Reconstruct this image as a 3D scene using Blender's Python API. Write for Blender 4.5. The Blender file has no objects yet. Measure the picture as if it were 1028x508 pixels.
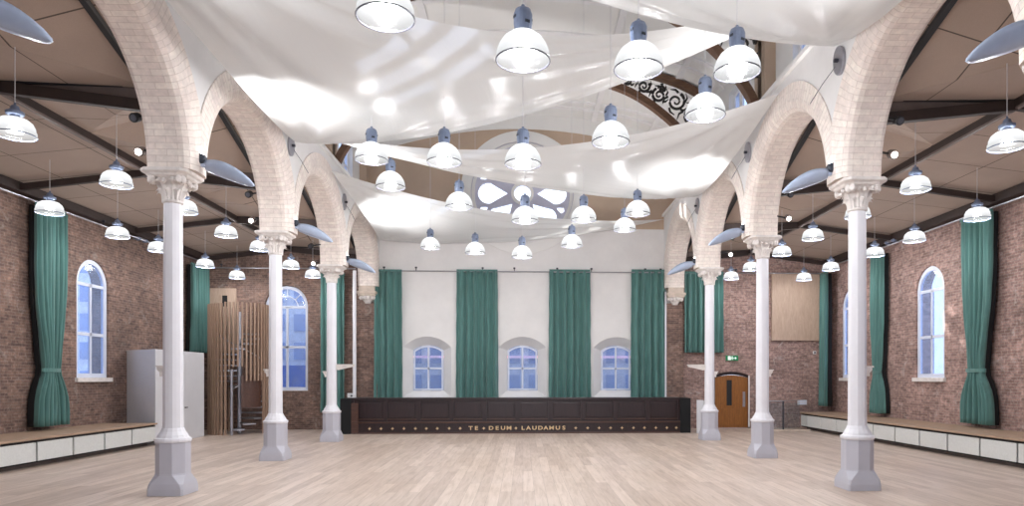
import bpy, bmesh, math, random
from mathutils import Vector, Matrix
from mathutils.geometry import tessellate_polygon
random.seed(7)
PI = math.pi
SC = bpy.context.scene
COL = SC.collection
sin, cos = math.sin, math.cos

# ------------------------------------------------------------------ materials
def nodes_of(name):
    m = bpy.data.materials.new(name); m.use_nodes = True
    nt = m.node_tree
    b = nt.nodes['Principled BSDF']
    return m, nt, b
def N(nt, t, **kw):
    n = nt.nodes.new(t)
    for k, v in kw.items():
        if k.startswith('i_'): n.inputs[k[2:].replace('_', ' ')].default_value = v
        else: setattr(n, k, v)
    return n
def L(nt, a, b): nt.links.new(a, b)
def rgb(r, g, b):
    f = lambda c: ((c/255+.055)/1.055)**2.4 if c > 10 else c/255/12.92
    return (f(r), f(g), f(b), 1)
def ramp(nt, fac, cols):
    r = N(nt, 'ShaderNodeValToRGB')
    e = r.color_ramp.elements
    while len(e) < len(cols): e.new(.5)
    for el, (p, c) in zip(e, cols): el.position = p; el.color = c
    L(nt, fac, r.inputs['Fac'])
    return r.outputs['Color']
def noise(nt, vec, scale, detail=4, rough=.6, dist=0):
    n = N(nt, 'ShaderNodeTexNoise')
    n.inputs['Scale'].default_value = scale; n.inputs['Detail'].default_value = detail
    n.inputs['Roughness'].default_value = rough; n.inputs['Distortion'].default_value = dist
    if vec: L(nt, vec, n.inputs['Vector'])
    return n.outputs['Fac']
def mixc(nt, fac, a, b, mode='MIX'):
    m = N(nt, 'ShaderNodeMix', data_type='RGBA', blend_type=mode)
    for sock, v in ((0, fac), (6, a), (7, b)):
        if hasattr(v, 'links') or hasattr(v, 'is_linked'): L(nt, v, m.inputs[sock])
        else: m.inputs[sock].default_value = v
    return m.outputs[2]
def objco(nt): return N(nt, 'ShaderNodeTexCoord').outputs['Object']
def bump(nt, h, b, s=.3, d=.02):
    n = N(nt, 'ShaderNodeBump'); n.inputs['Strength'].default_value = s; n.inputs['Distance'].default_value = d
    L(nt, h, n.inputs['Height']); L(nt, n.outputs[0], b.inputs['Normal'])

def paint(name, c, rough=.55, var=.04, metal=0, nscale=3, bmp=0):
    m, nt, b = nodes_of(name)
    n = noise(nt, objco(nt), nscale)
    d = tuple(x*(1-var*3) for x in c[:3])+(1,)
    l = tuple(min(1, x*(1+var)) for x in c[:3])+(1,)
    L(nt, ramp(nt, n, [(.3, d), (.65, l)]), b.inputs['Base Color'])
    b.inputs['Roughness'].default_value = rough; b.inputs['Metallic'].default_value = metal
    if bmp: bump(nt, noise(nt, objco(nt), nscale*8), b, bmp, .01)
    return m

def planar_vec(nt, sx=1, sz=1):
    s = N(nt, 'ShaderNodeSeparateXYZ'); L(nt, objco(nt), s.inputs[0])
    a = N(nt, 'ShaderNodeMath', operation='ADD'); L(nt, s.outputs[0], a.inputs[0]); L(nt, s.outputs[1], a.inputs[1])
    c = N(nt, 'ShaderNodeCombineXYZ'); L(nt, a.outputs[0], c.inputs[0]); L(nt, s.outputs[2], c.inputs[1])
    return c.outputs[0]

def brick(name, c1, c2, mortar, uv=False, bw=.23, bh=.075, mort=.008, stain=None, mottle=.5, stains=.5, bump_s=.4):
    m, nt, b = nodes_of(name)
    vec = N(nt, 'ShaderNodeUVMap').outputs[0] if uv else planar_vec(nt)
    t = N(nt, 'ShaderNodeTexBrick'); L(nt, vec, t.inputs['Vector'])
    t.inputs['Scale'].default_value = 1; t.inputs['Brick Width'].default_value = bw; t.inputs['Row Height'].default_value = bh
    t.inputs['Mortar Size'].default_value = mort; t.inputs['Mortar Smooth'].default_value = .2; t.inputs['Bias'].default_value = 0
    t.inputs['Color1'].default_value = c1; t.inputs['Color2'].default_value = c2; t.inputs['Mortar'].default_value = mortar
    col = t.outputs['Color']
    o = objco(nt)
    big = noise(nt, o, .9, 6, .65, .4)
    col = mixc(nt, mottle, col, ramp(nt, big, [(.3, (.45, .42, .42, 1)), (.5, (.9, .88, .88, 1)), (.72, (1.35, 1.3, 1.28, 1))]), 'MULTIPLY')
    sp = noise(nt, o, 9, 5, .7)
    col = mixc(nt, stains, col, ramp(nt, sp, [(.3, (.5, .48, .46, 1)), (.5, (1, 1, 1, 1)), (.68, (1.7, 1.65, 1.6, 1))]), 'MULTIPLY')
    if stain:
        f2 = ramp(nt, noise(nt, o, 2.2, 5, .75, .8), [(.57, (0, 0, 0, 1)), (.7, (.65, .65, .65, 1))])
        col = mixc(nt, f2, col, stain)
    L(nt, col, b.inputs['Base Color']); b.inputs['Roughness'].default_value = .85
    bump(nt, t.outputs['Fac'], b, -bump_s, .01)
    return m

def planks(name):
    m, nt, b = nodes_of(name)
    s = N(nt, 'ShaderNodeSeparateXYZ'); L(nt, objco(nt), s.inputs[0])
    c = N(nt, 'ShaderNodeCombineXYZ'); L(nt, s.outputs[1], c.inputs[0]); L(nt, s.outputs[0], c.inputs[1])
    t = N(nt, 'ShaderNodeTexBrick'); L(nt, c.outputs[0], t.inputs['Vector'])
    for k, v in (('Scale', 1), ('Brick Width', 2.6), ('Row Height', .2), ('Mortar Size', .0025), ('Bias', 0)): t.inputs[k].default_value = v
    t.inputs['Color1'].default_value = rgb(208, 191, 178); t.inputs['Color2'].default_value = rgb(184, 166, 153); t.inputs['Mortar'].default_value = rgb(150, 134, 122)
    t.offset = .37
    mp = N(nt, 'ShaderNodeMapping'); mp.inputs['Scale'].default_value = (9, .7, 1); L(nt, objco(nt), mp.inputs[0])
    g = noise(nt, mp.outputs[0], 1.6, 7, .65, .6)
    col = mixc(nt, .75, t.outputs['Color'], ramp(nt, g, [(.3, (.78, .76, .74, 1)), (.5, (1, 1, 1, 1)), (.7, (1.12, 1.12, 1.14, 1))]), 'MULTIPLY')
    g2 = noise(nt, objco(nt), .35, 3)
    col = mixc(nt, .5, col, ramp(nt, g2, [(.3, (.92, .88, .84, 1)), (.7, (1.08, 1.1, 1.14, 1))]), 'MULTIPLY')
    L(nt, col, b.inputs['Base Color'])
    L(nt, ramp(nt, g, [(.3, (.5, .5, .5, 1)), (.8, (.34, .34, .34, 1))]), b.inputs['Roughness'])
    b.inputs['Specular IOR Level'].default_value = .45
    bump(nt, t.outputs['Fac'], b, -.25, .004)
    return m

def board_ceiling(name, base):
    m, nt, b = nodes_of(name)
    s = N(nt, 'ShaderNodeSeparateXYZ'); L(nt, objco(nt), s.inputs[0])
    c = N(nt, 'ShaderNodeCombineXYZ'); L(nt, s.outputs[1], c.inputs[0]); L(nt, s.outputs[0], c.inputs[1])
    mp = N(nt, 'ShaderNodeMapping'); mp.inputs['Location'].default_value = (-12.1, -9.0, 0); L(nt, c.outputs[0], mp.inputs[0])
    t = N(nt, 'ShaderNodeTexBrick'); L(nt, mp.outputs[0], t.inputs['Vector'])
    for k, v in (('Scale', 1), ('Brick Width', 1.6334), ('Row Height', 1.68), ('Mortar Size', .012), ('Mortar Smooth', 0), ('Bias', 0)): t.inputs[k].default_value = v
    t.offset = 0
    t.inputs['Color1'].default_value = base; t.inputs['Color2'].default_value = tuple(x*.93 for x in base[:3])+(1,)
    t.inputs['Mortar'].default_value = tuple(x*.25 for x in base[:3])+(1,)
    f = noise(nt, objco(nt), 1.1, 4)
    col = mixc(nt, .6, t.outputs['Color'], ramp(nt, f, [(.3, (.9, .9, .9, 1)), (.7, (1.06, 1.05, 1.04, 1))]), 'MULTIPLY')
    fib = noise(nt, objco(nt), 90, 2)
    col = mixc(nt, .5, col, ramp(nt, fib, [(.3, (.85, .85, .85, 1)), (.7, (1.1, 1.1, 1.1, 1))]), 'MULTIPLY')
    L(nt, col, b.inputs['Base Color']); b.inputs['Roughness'].default_value = .8
    return m

def wood(name, c1, c2, scale=3, axis=2, rough=.45, stretch=12):
    m, nt, b = nodes_of(name)
    mp = N(nt, 'ShaderNodeMapping'); sc = [stretch]*3; sc[axis] = .8; mp.inputs['Scale'].default_value = sc
    L(nt, objco(nt), mp.inputs[0])
    g = noise(nt, mp.outputs[0], scale, 6, .6, 1.2)
    L(nt, ramp(nt, g, [(.3, c1), (.7, c2)]), b.inputs['Base Color']); b.inputs['Roughness'].default_value = rough
    return m

def fabric(name, c):
    m, nt, b = nodes_of(name)
    mp = N(nt, 'ShaderNodeMapping'); mp.inputs['Scale'].default_value = (14, 14, 1); L(nt, objco(nt), mp.inputs[0])
    n = noise(nt, mp.outputs[0], 1, 3)
    d = tuple(x*.78 for x in c[:3])+(1,); l = tuple(x*1.12 for x in c[:3])+(1,)
    L(nt, ramp(nt, n, [(.3, d), (.7, l)]), b.inputs['Base Color'])
    b.inputs['Roughness'].default_value = .75; b.inputs['Sheen Weight'].default_value = .25
    return m

def sail_mat():
    m, nt, b = nodes_of('sail_fabric')
    b.inputs['Base Color'].default_value = (.86, .87, .87, 1); b.inputs['Roughness'].default_value = .24
    b.inputs['Specular IOR Level'].default_value = .6
    uv = N(nt, 'ShaderNodeUVMap').outputs[0]
    mp = N(nt, 'ShaderNodeMapping'); mp.inputs['Scale'].default_value = (2.5, 26, 1); L(nt, uv, mp.inputs[0])
    n = noise(nt, mp.outputs[0], 1, 5, .6, .6)
    n2 = noise(nt, objco(nt), .8, 3, .45, 1.5)
    a = N(nt, 'ShaderNodeMath', operation='ADD'); L(nt, n, a.inputs[0]); L(nt, n2, a.inputs[1])
    bump(nt, a.outputs[0], b, .38, .03)
    tr = N(nt, 'ShaderNodeBsdfTranslucent'); tr.inputs['Color'].default_value = (.85, .87, .86, 1)
    mx = N(nt, 'ShaderNodeMixShader'); mx.inputs[0].default_value = .38
    L(nt, b.outputs[0], mx.inputs[1]); L(nt, tr.outputs[0], mx.inputs[2])
    L(nt, mx.outputs[0], nt.nodes['Material Output'].inputs['Surface'])
    return m

def glass_mat(name, tint=(.74, .83, 1, 1), op=.2):
    m, nt, b = nodes_of(name)
    tr = N(nt, 'ShaderNodeBsdfTransparent'); tr.inputs['Color'].default_value = tint
    b.inputs['Base Color'].default_value = (.5, .6, .8, 1); b.inputs['Roughness'].default_value = .08
    mx = N(nt, 'ShaderNodeMixShader'); mx.inputs[0].default_value = op
    n = noise(nt, objco(nt), 2.5, 2)
    L(nt, ramp(nt, n, [(.2, (op*.6,)*3+(1,)), (.8, (op*1.4,)*3+(1,))]), mx.inputs[0])
    L(nt, tr.outputs[0], mx.inputs[1]); L(nt, b.outputs[0], mx.inputs[2])
    L(nt, mx.outputs[0], nt.nodes['Material Output'].inputs['Surface'])
    return m

def lamp_shade_mat(name, top=1.1, low=.7, h=.32):
    # lit prismatic glass dome: glows brightest around the burner, clearer toward the rim and where seen face-on
    m, nt, b = nodes_of(name)
    nt.nodes.remove(b)
    s = N(nt, 'ShaderNodeSeparateXYZ'); L(nt, objco(nt), s.inputs[0])
    mr = N(nt, 'ShaderNodeMapRange'); mr.inputs['From Min'].default_value = .0; mr.inputs['From Max'].default_value = h
    mr.inputs['To Min'].default_value = low; mr.inputs['To Max'].default_value = top
    L(nt, s.outputs[2], mr.inputs['Value'])
    em = N(nt, 'ShaderNodeEmission'); em.inputs['Color'].default_value = (.97, .985, 1, 1); L(nt, mr.outputs[0], em.inputs['Strength'])
    gl = N(nt, 'ShaderNodeBsdfGlossy'); gl.inputs['Roughness'].default_value = .12; gl.inputs['Color'].default_value = (.6, .6, .6, 1)
    m0 = N(nt, 'ShaderNodeMixShader'); m0.inputs[0].default_value = .12; L(nt, em.outputs[0], m0.inputs[1]); L(nt, gl.outputs[0], m0.inputs[2])
    tr = N(nt, 'ShaderNodeBsdfTransparent')
    lw = N(nt, 'ShaderNodeLayerWeight'); lw.inputs['Blend'].default_value = .5
    mx = N(nt, 'ShaderNodeMixShader')
    m2 = N(nt, 'ShaderNodeMath', operation='MULTIPLY_ADD'); L(nt, s.outputs[2], m2.inputs[0]); m2.inputs[1].default_value = 1.7; m2.inputs[2].default_value = .25
    a = N(nt, 'ShaderNodeMath', operation='MULTIPLY_ADD', use_clamp=True); L(nt, lw.outputs['Facing'], a.inputs[0]); a.inputs[1].default_value = .35; L(nt, m2.outputs[0], a.inputs[2])
    L(nt, a.outputs[0], mx.inputs[0])
    L(nt, tr.outputs[0], mx.inputs[1]); L(nt, m0.outputs[0], mx.inputs[2])
    L(nt, mx.outputs[0], nt.nodes['Material Output'].inputs['Surface'])
    return m
def emit(name, c, s):
    m, nt, b = nodes_of(name)
    b.inputs['Base Color'].default_value = c; b.inputs['Emission Color'].default_value = c; b.inputs['Emission Strength'].default_value = s
    return m

M = dict(
    white=paint('white_paint', rgb(232, 231, 232), .5, .015, bmp=.04),
    plaster=paint('white_plaster', rgb(226, 224, 223), .75, .02, nscale=1.2, bmp=.05),
    stonewhite=paint('painted_stone', rgb(226, 220, 216), .7, .05, nscale=8, bmp=.3),
    ironwhite=paint('painted_iron', rgb(228, 228, 234), .42, .012),
    plinth=paint('plinth_grey_paint', rgb(186, 186, 196), .45, .012),
    tan=paint('tan_plaster', rgb(188, 166, 146), .75, .03, nscale=1),
    cream=paint('cream_plaster', rgb(230, 229, 227), .7, .012, nscale=1),
    stone=paint('limestone', rgb(205, 190, 176), .8, .05, nscale=6, bmp=.2),
    brickL=brick('old_brown_brick', rgb(132, 106, 95), rgb(98, 78, 72), rgb(132, 116, 106), stain=rgb(160, 148, 142), mottle=.7, stains=.75),
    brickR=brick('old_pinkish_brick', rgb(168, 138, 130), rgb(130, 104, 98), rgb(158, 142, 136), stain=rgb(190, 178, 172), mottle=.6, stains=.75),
    archbrick=brick('cream_arch_brick', rgb(238, 230, 222), rgb(228, 216, 210), rgb(212, 200, 192), uv=True, bw=.36, bh=.105, mort=.006, mottle=.16, stains=.2, bump_s=.2),
    floor=planks('oak_planks'),
    ceil=board_ceiling('fibre_board', rgb(172, 154, 142)),
    dark=paint('dark_brown_timber', rgb(50, 38, 35), .6, .1),
    track=paint('grey_track', rgb(120, 108, 104), .5, .05, metal=.3),
    steel=paint('brushed_steel', rgb(170, 170, 178), .35, .03, metal=.8),
    black=paint('black_paint', rgb(24, 24, 28), .6, .05),
    housing=paint('blue_grey_metal', rgb(118, 130, 154), .4, .05, metal=.2, nscale=14),
    wing=paint('blue_grey_reflector', rgb(176, 190, 214), .35, .03),
    knob=paint('dark_blue_cap', rgb(44, 50, 62), .5, .05),
    curtain=fabric('green_curtain', rgb(80, 124, 119)),
    lining=paint('black_lining', rgb(16, 17, 20), .9, .05),
    sail=sail_mat(),
    glass=glass_mat('window_glass'),
    cleargl=glass_mat('balustrade_glass', (.9, .94, .94, 1), .04),
    winframe=paint('window_white_paint', rgb(214, 220, 236), .5, .01),
    oak=wood('golden_oak_door', rgb(122, 74, 30), rgb(156, 100, 44)),
    darkoak=wood('dark_stained_oak', rgb(28, 19, 22), rgb(52, 36, 38), rough=.3),
    darkoak2=wood('worn_stained_oak', rgb(58, 38, 34), rgb(96, 66, 54), axis=0, rough=.35),
    slat=wood('timber_slat', rgb(136, 110, 94), rgb(172, 144, 124), rough=.6),
    ply=wood('plywood', rgb(170, 146, 128), rgb(190, 166, 148), rough=.6, stretch=5),
    benchtop=wood('bench_plywood', rgb(150, 126, 106), rgb(178, 152, 130), axis=1, rough=.6, stretch=6),
    grille=paint('pale_grille', rgb(216, 218, 216), .6, .02, nscale=20, bmp=.1),
    board=paint('white_board', rgb(214, 214, 218), .5, .01),
    gold=paint('gold_leaf', rgb(226, 196, 150), .4, .05, metal=.1),
    truss=wood('brown_truss_timber', rgb(84, 58, 42), rgb(116, 84, 62), axis=0, rough=.55),
    iron=paint('black_iron', rgb(34, 30, 30), .5, .05),
    green=emit('exit_green', rgb(10, 120, 72), .2),
    signwhite=emit('sign_white', rgb(235, 245, 240), .5),
    shade=lamp_shade_mat('lit_glass_dome', 1.5, .68),
    shade2=lamp_shade_mat('lit_glass_dome_small', 1.4, .72, .27),
    bulb=emit('lit_burner', (1, .97, .92, 1), 6),
    spot=emit('lit_spot_lens', (1, .97, .92, 1), 14),
    rim=paint('rim_metal', rgb(70, 70, 78), .4, .05, metal=.5),
    cord=paint('pale_cord', rgb(205, 205, 210), .5, .02),
    outside=paint('pale_render', rgb(228, 232, 240), .8, .04),
    outdark=paint('outside_window', rgb(150, 170, 210), .3, .04),
    outpink=emit('lit_strip_outside', rgb(255, 205, 215), .5),
    blueboard=paint('blue_hoarding', rgb(30, 90, 185), .6, .04),
)

# ------------------------------------------------------------------ mesh helpers
class MB:
    def __init__(s): s.bm = bmesh.new(); s.uv = s.bm.loops.layers.uv.new('UVMap')
    def box(s, x0, x1, y0, y1, z0, z1, T=None):
        vs = [s.bm.verts.new((x, y, z)) for x in (x0, x1) for y in (y0, y1) for z in (z0, z1)]
        if T: 
            for v in vs: v.co = T @ v.co
        for f in ((0, 1, 3, 2), (4, 6, 7, 5), (0, 4, 5, 1), (2, 3, 7, 6), (0, 2, 6, 4), (1, 5, 7, 3)):
            s.bm.faces.new([vs[i] for i in f])
        return s
    def bar(s, p, q, w, h, up=(0, 0, 1)):
        p, q = Vector(p), Vector(q); d = (q-p).normalized(); up = Vector(up)
        a = d.cross(up)
        if a.length < 1e-4: a = d.cross(Vector((1, 0, 0)))
        a.normalize(); b = a.cross(d).normalized()
        r = []
        for c in (p, q):
            r.append([s.bm.verts.new(c+a*i*w/2+b*j*h/2) for i, j in ((-1, -1), (1, -1), (1, 1), (-1, 1))])
        s.bm.faces.new(r[0][::-1]); s.bm.faces.new(r[1])
        for k in range(4): s.bm.faces.new((r[0][k], r[0][(k+1) % 4], r[1][(k+1) % 4], r[1][k]))
        return s
    def tube(s, pts, r, n=8, flat=1.0, cap=True):
        pts = [Vector(p) for p in pts]; rings = []
        up = Vector((0, 0, 1))
        for i, p in enumerate(pts):
            d = (pts[min(i+1, len(pts)-1)]-pts[max(i-1, 0)]).normalized()
            a = d.cross(up)
            if a.length < 1e-3: a = d.cross(Vector((0, 1, 0)))
            a.normalize(); b = a.cross(d).normalized()
            rr = r[i] if isinstance(r, (list, tuple)) else r
            rings.append([s.bm.verts.new(p+a*cos(2*PI*k/n)*rr+b*sin(2*PI*k/n)*rr*flat) for k in range(n)])
        for A, B in zip(rings, rings[1:]):
            for k in range(n): s.bm.faces.new((A[k], A[(k+1) % n], B[(k+1) % n], B[k]))
        if cap: s.bm.faces.new(rings[0][::-1]); s.bm.faces.new(rings[-1])
        return s
    def lathe(s, prof, n=24, c=(0, 0, 0), rot=0, cap=True, T=None):
        rings = []
        for r, z in prof:
            rings.append([s.bm.verts.new((c[0]+r*cos(rot+2*PI*k/n), c[1]+r*sin(rot+2*PI*k/n), c[2]+z)) for k in range(n)])
        if T:
            for R in rings:
                for v in R: v.co = T @ v.co
        for A, B in zip(rings, rings[1:]):
            for k in range(n): s.bm.faces.new((A[k], A[(k+1) % n], B[(k+1) % n], B[k]))
        if cap: s.bm.faces.new(rings[0][::-1]); s.bm.faces.new(rings[-1])
        return s
    def loft(s, loops, cap=True):
        rings = [[s.bm.verts.new(p) for p in lp] for lp in loops]; n = len(rings[0])
        for A, B in zip(rings, rings[1:]):
            for k in range(n): s.bm.faces.new((A[k], A[(k+1) % n], B[(k+1) % n], B[k]))
        if cap: s.bm.faces.new(rings[0][::-1]); s.bm.faces.new(rings[-1])
        return s
    def plate(s, outer, holes, F, t0, t1):
        """2-D outline (u, v) with holes, thickened from t0 to t1; F(u, v, t) gives the 3-D point"""
        loops = [outer]+list(holes)
        tri = tessellate_polygon([[Vector((u, v, 0)) for u, v in lp] for lp in loops])
        flat = [p for lp in loops for p in lp]
        A = [s.bm.verts.new(F(u, v, t0)) for u, v in flat]; B = [s.bm.verts.new(F(u, v, t1)) for u, v in flat]
        for t in tri:
            try: s.bm.faces.new([A[i] for i in t]); s.bm.faces.new([B[i] for i in reversed(t)])
            except ValueError: pass
        o = 0
        for lp in loops:
            n = len(lp)
            for k in range(n):
                a, b = o+k, o+(k+1) % n
                try: s.bm.faces.new((A[a], A[b], B[b], B[a]))
                except ValueError: pass
            o += n
        return s
    def build(s, name, mat, parent=None, smooth=False, bevel=0, solid=0, fix=True):
        if fix: bmesh.ops.recalc_face_normals(s.bm, faces=s.bm.faces[:])
        me = bpy.data.meshes.new(name); s.bm.to_mesh(me); s.bm.free()
        me.materials.append(mat if not isinstance(mat, str) else M[mat])
        if smooth:
            for p in me.polygons: p.use_smooth = True
        o = bpy.data.objects.new(name, me); COL.objects.link(o)
        if parent: o.parent = parent
        if solid:
            d = o.modifiers.new('Solidify', 'SOLIDIFY'); d.thickness = solid; d.offset = 0
        if bevel:
            d = o.modifiers.new('Bevel', 'BEVEL'); d.width = bevel; d.segments = 2; d.limit_method = 'ANGLE'
        return o
def tag(o, label=None, cat=None, group=None, kind=None):
    if label: o['label'] = label
    if cat: o['category'] = cat
    if group: o['group'] = group
    if kind: o['kind'] = kind
    return o
def empty(name, loc=(0, 0, 0), rz=0, **kw):
    o = bpy.data.objects.new(name, None); COL.objects.link(o); o.location = loc; o.rotation_euler = (0, 0, rz)
    o.empty_display_size = .2
    return tag(o, **kw)
def struct(o, label=None): return tag(o, label=label, kind='structure')
def copy_tree(o, parent=None):
    c = o.copy(); COL.objects.link(c); c.parent = parent
    for ch in list(o.children): copy_tree(ch, c)
    return c
def arch_outline(cu, w, v0, v1, rise=None, n=16):
    """window outline: centre cu, width w, sill v0, crown v1; rise < w/2 gives a segmental head"""
    h = w/2; rise = rise or h
    R = (h*h+rise*rise)/(2*rise); cv = v1-R; a0 = math.asin(min(1, h/R))
    pts = [(cu-h, v0), (cu+h, v0)]
    for k in range(n+1):
        a = a0-2*a0*k/n
        pts.append((cu+R*sin(a), cv+R*cos(a)))
    return pts
def inset(pts, cu, w, v0, v1, rise, d): return arch_outline(cu, w-2*d, v0+d, v1-d, (rise or w/2)-(d if not rise else d*.3))
def circ(cu, cv, r, n=32, ru=None): return [(cu+(ru or r)*cos(2*PI*k/n), cv+r*sin(2*PI*k/n)) for k in range(n)]
FX = lambda u, v, t: (u, t, v)          # plate in the x-z plane (walls across the view)
FY = lambda u, v, t: (t, u, v)          # plate in the y-z plane (side walls)

# ------------------------------------------------------------------ camera
TH = .045
cam = bpy.data.cameras.new('camera'); co = bpy.data.objects.new('camera', cam); COL.objects.link(co)
co.location = (0, 0, 2.0); co.rotation_euler = (PI/2, 0, -TH)
cam.sensor_width = 36; cam.lens = 685/1028*36
cam.shift_x = -41.8/1028; cam.shift_y = 125.5/1028
cam.clip_end = 300
SC.camera = co
def at(px, py, x=None, y=None, z=None, D=None):
    """point of the room seen at a pixel, on the plane x=, y= or z= or at depth D"""
    t = (px-555.8)/685; v = (379.5-py)/685; c, s = cos(TH), sin(TH)
    dx, dy, dz = t*c+s, c-t*s, v
    k = (x/dx) if x is not None else (y/dy) if y is not None else ((z-2)/dz) if z is not None else D
    return Vector((dx*k, dy*k, 2+dz*k))

ROWS = [-2.6, 2.3, 7.2, 12.1, 17.0, 21.9]
BACK = 26.9; WEST = -5.2; SX = 12.35; SPR = 5.54; CX = 6.05

# ------------------------------------------------------------------ shell
m = MB(); m.box(-13, 13, WEST-.4, BACK+.6, -.2, 0); struct(m.build('floor', 'floor'))

# back wall: nave part (white), gable (tan) and aisle parts (brick)
hw = [(-3.74,), (-.02,), (3.72,)]
hole = [arch_outline(c[0], 1.86, 1.25, 3.62, .42) for c in hw]
m = MB(); m.plate([(-5.9, 0), (5.9, 0), (5.9, 7.9), (-5.9, 7.9)], hole, FX, BACK-.001, BACK+.45)
wn = struct(m.build('wall_back', 'plaster'))
inner = [arch_outline(c[0], 1.2, 1.5, 3.3, .2) for c in hw]
for c, ho, hi in zip(hw, hole, inner):       # splayed reveals
    m = MB(); A = [m.bm.verts.new((u, BACK+.002, v)) for u, v in ho]; B = [m.bm.verts.new((u, BACK+.38, v)) for u, v in hi]
    n = len(A)
    for k in range(n): m.bm.faces.new((A[k], A[(k+1) % n], B[(k+1) % n], B[k]))
    m.build('window_reveal', 'plaster', wn)
RC = (-.02, 9.3)
gable = [(-6.6, 7.9), (6.6, 7.9), (6.6, 12.5), (-6.6, 12.5)]
m = MB(); m.plate(gable, [circ(RC[0], RC[1], 2.05, 48)], FX, BACK, BACK+.45)
gb = struct(m.build('wall_gable', 'tan'))
m = MB(); cv = [(-6.5+13*k/24, 11.8-.03*(-6.5+13*k/24)**2) for k in range(25)]
m.plate(cv+[(6.5, 12.45), (-6.5, 12.45)], [], FX, BACK-.04, BACK+.01); m.build('gable_head', 'cream', gb)
m = MB(); m.plate([(-SX-.5, 0), (-5.9, 0), (-5.9, 7.9), (-SX-.5, 7.9)], [arch_outline(-9.17, 1.66, 1.5, 5.6)], FX, BACK, BACK+.5)
struct(m.build('wall_back_left', 'brickL'))
dc, dw = 8.33, 1.28
m = MB(); m.plate([(5.9, 0), (SX+.5, 0), (SX+.5, 7.9), (5.9, 7.9)], [arch_outline(dc, 1.46, .001, 2.25, .16)], FX, BACK, BACK+.5)
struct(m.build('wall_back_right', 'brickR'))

WY = [5.5, 10.4, 15.3, 20.2, 25.2]
for sgn, nm in ((-1, 'wall_left'), (1, 'wall_right')):
    ys = WY if sgn > 0 else WY[:-1]
    hs = [arch_outline(y, 1.46, 2.0, 5.4) for y in ys]
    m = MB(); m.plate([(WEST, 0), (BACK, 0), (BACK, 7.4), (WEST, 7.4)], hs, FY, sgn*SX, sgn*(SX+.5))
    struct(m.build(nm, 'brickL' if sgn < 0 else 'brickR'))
# west wall behind the camera, unseen; big openings added for fill daylight
m = MB(); m.plate([(-SX-.5, 0), (SX+.5, 0), (SX+.5, 13.6), (-SX-.5, 13.6)],
                  [arch_outline(0, 8, 1.2, 11.5), arch_outline(-9.3, 3.6, 1.2, 6), arch_outline(9.3, 3.6, 1.2, 6)], FX, WEST-.4, WEST)
struct(m.build('wall_front', 'plaster'))

# arcade walls and arches
for sgn, nm in ((-1, 'wall_arcade_left'), (1, 'wall_arcade_right')):
    x_in, x_out = sgn*5.6, sgn*6.29
    m = MB()
    out = [(BACK, 8.4), (WEST, 8.4)]
    ylist = ROWS+[26.8]
    low = [(WEST, SPR), (ROWS[0], SPR)]
    for a, b in zip(ylist, ylist[1:]):
        cy = (a+b)/2; R = 2.40
        for k in range(25):
            an = PI-PI*k/24
            low.append((cy+R*cos(an), SPR+.005+R*sin(an)))
        low.append((b, SPR+.0))
    low.append((BACK, SPR))
    # dedupe
    pts = out+low
    m.plate(pts, [], FY, x_in, x_out)
    wall = struct(m.build(nm, 'plaster'))
    for a, b in zip(ylist, ylist[1:]):
        cy = (a+b)/2
        # section (r, x): chamfered at both edges of the intrados
        sec = [(2.66, 5.60), (2.66, 5.575), (2.28, 5.575), (2.16, 5.62), (2.09, 5.69), (2.07, 5.77), (2.07, 6.24), (2.11, 6.31), (2.66, 6.31)]
        cum = [0]
        for p, q in zip(sec, sec[1:]): cum.append(cum[-1]+math.hypot(p[0]-q[0], p[1]-q[1]))
        m = MB(); K = 40; rings = []
        for k in range(K+1):
            an = PI*k/K
            rings.append([m.bm.verts.new((sgn*x, cy-max(-2.448, min(2.448, r*cos(an))), SPR+r*sin(an))) for r, x in sec])
        for k in range(K):
            for j in range(len(sec)-1):
                f = m.bm.faces.new((rings[k][j], rings[k+1][j], rings[k+1][j+1], rings[k][j+1]))
                for lp, (kk, jj) in zip(f.loops, ((k, j), (k+1, j), (k+1, j+1), (k, j+1))):
                    L_ = 2.1*PI*kk/K
                    lp[m.uv].uv = (cum[jj], L_)
        m.bm.faces.new(rings[0]); m.bm.faces.new(rings[-1][::-1])
        m.build('brick_arch', 'archbrick', wall)
    # cornice ledge on top
    m = MB(); m.box(min(sgn*5.52, sgn*6.5), max(sgn*5.52, sgn*6.5), WEST, BACK, 8.4, 8.5); m.build('cornice', 'cream', wall)
    # block above the respond corbel
    m = MB(); m.box(min(sgn*5.7, sgn*6.29), max(sgn*5.7, sgn*6.29), 26.45, BACK, 5.34, SPR); m.build('respond_block', 'stone', wall)
    # brick respond below the corbel
    m = MB(); m.box(min(sgn*5.64, sgn*6.34), max(sgn*5.64, sgn*6.34), 26.72, BACK+.01, 0, 4.95); struct(m.build('wall_respond_'+('left' if sgn < 0 else 'right'), 'brickL'))
    # clerestory wall
    hs = []
    for a, b in zip(ylist, ylist[1:]): hs.append([(( a+b)/2-1.0, 8.9), ((a+b)/2+1.0, 8.9), ((a+b)/2+1.0, 10.6), ((a+b)/2-1.0, 10.6)])
    m = MB(); m.plate([(WEST, 8.45), (BACK, 8.45), (BACK, 11.2), (WEST, 11.2)], hs, FY, sgn*6.25, sgn*6.65)
    cl = struct(m.build('wall_clerestory_'+('left' if sgn < 0 else 'right'), 'cream'))
    for y in ylist:
        m = MB(); m.box(min(sgn*5.98, sgn*6.27), max(sgn*5.98, sgn*6.27), y-.38, min(y+.38, BACK), 8.5, 10.95); m.build('pilaster', 'tan', cl)

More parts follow.
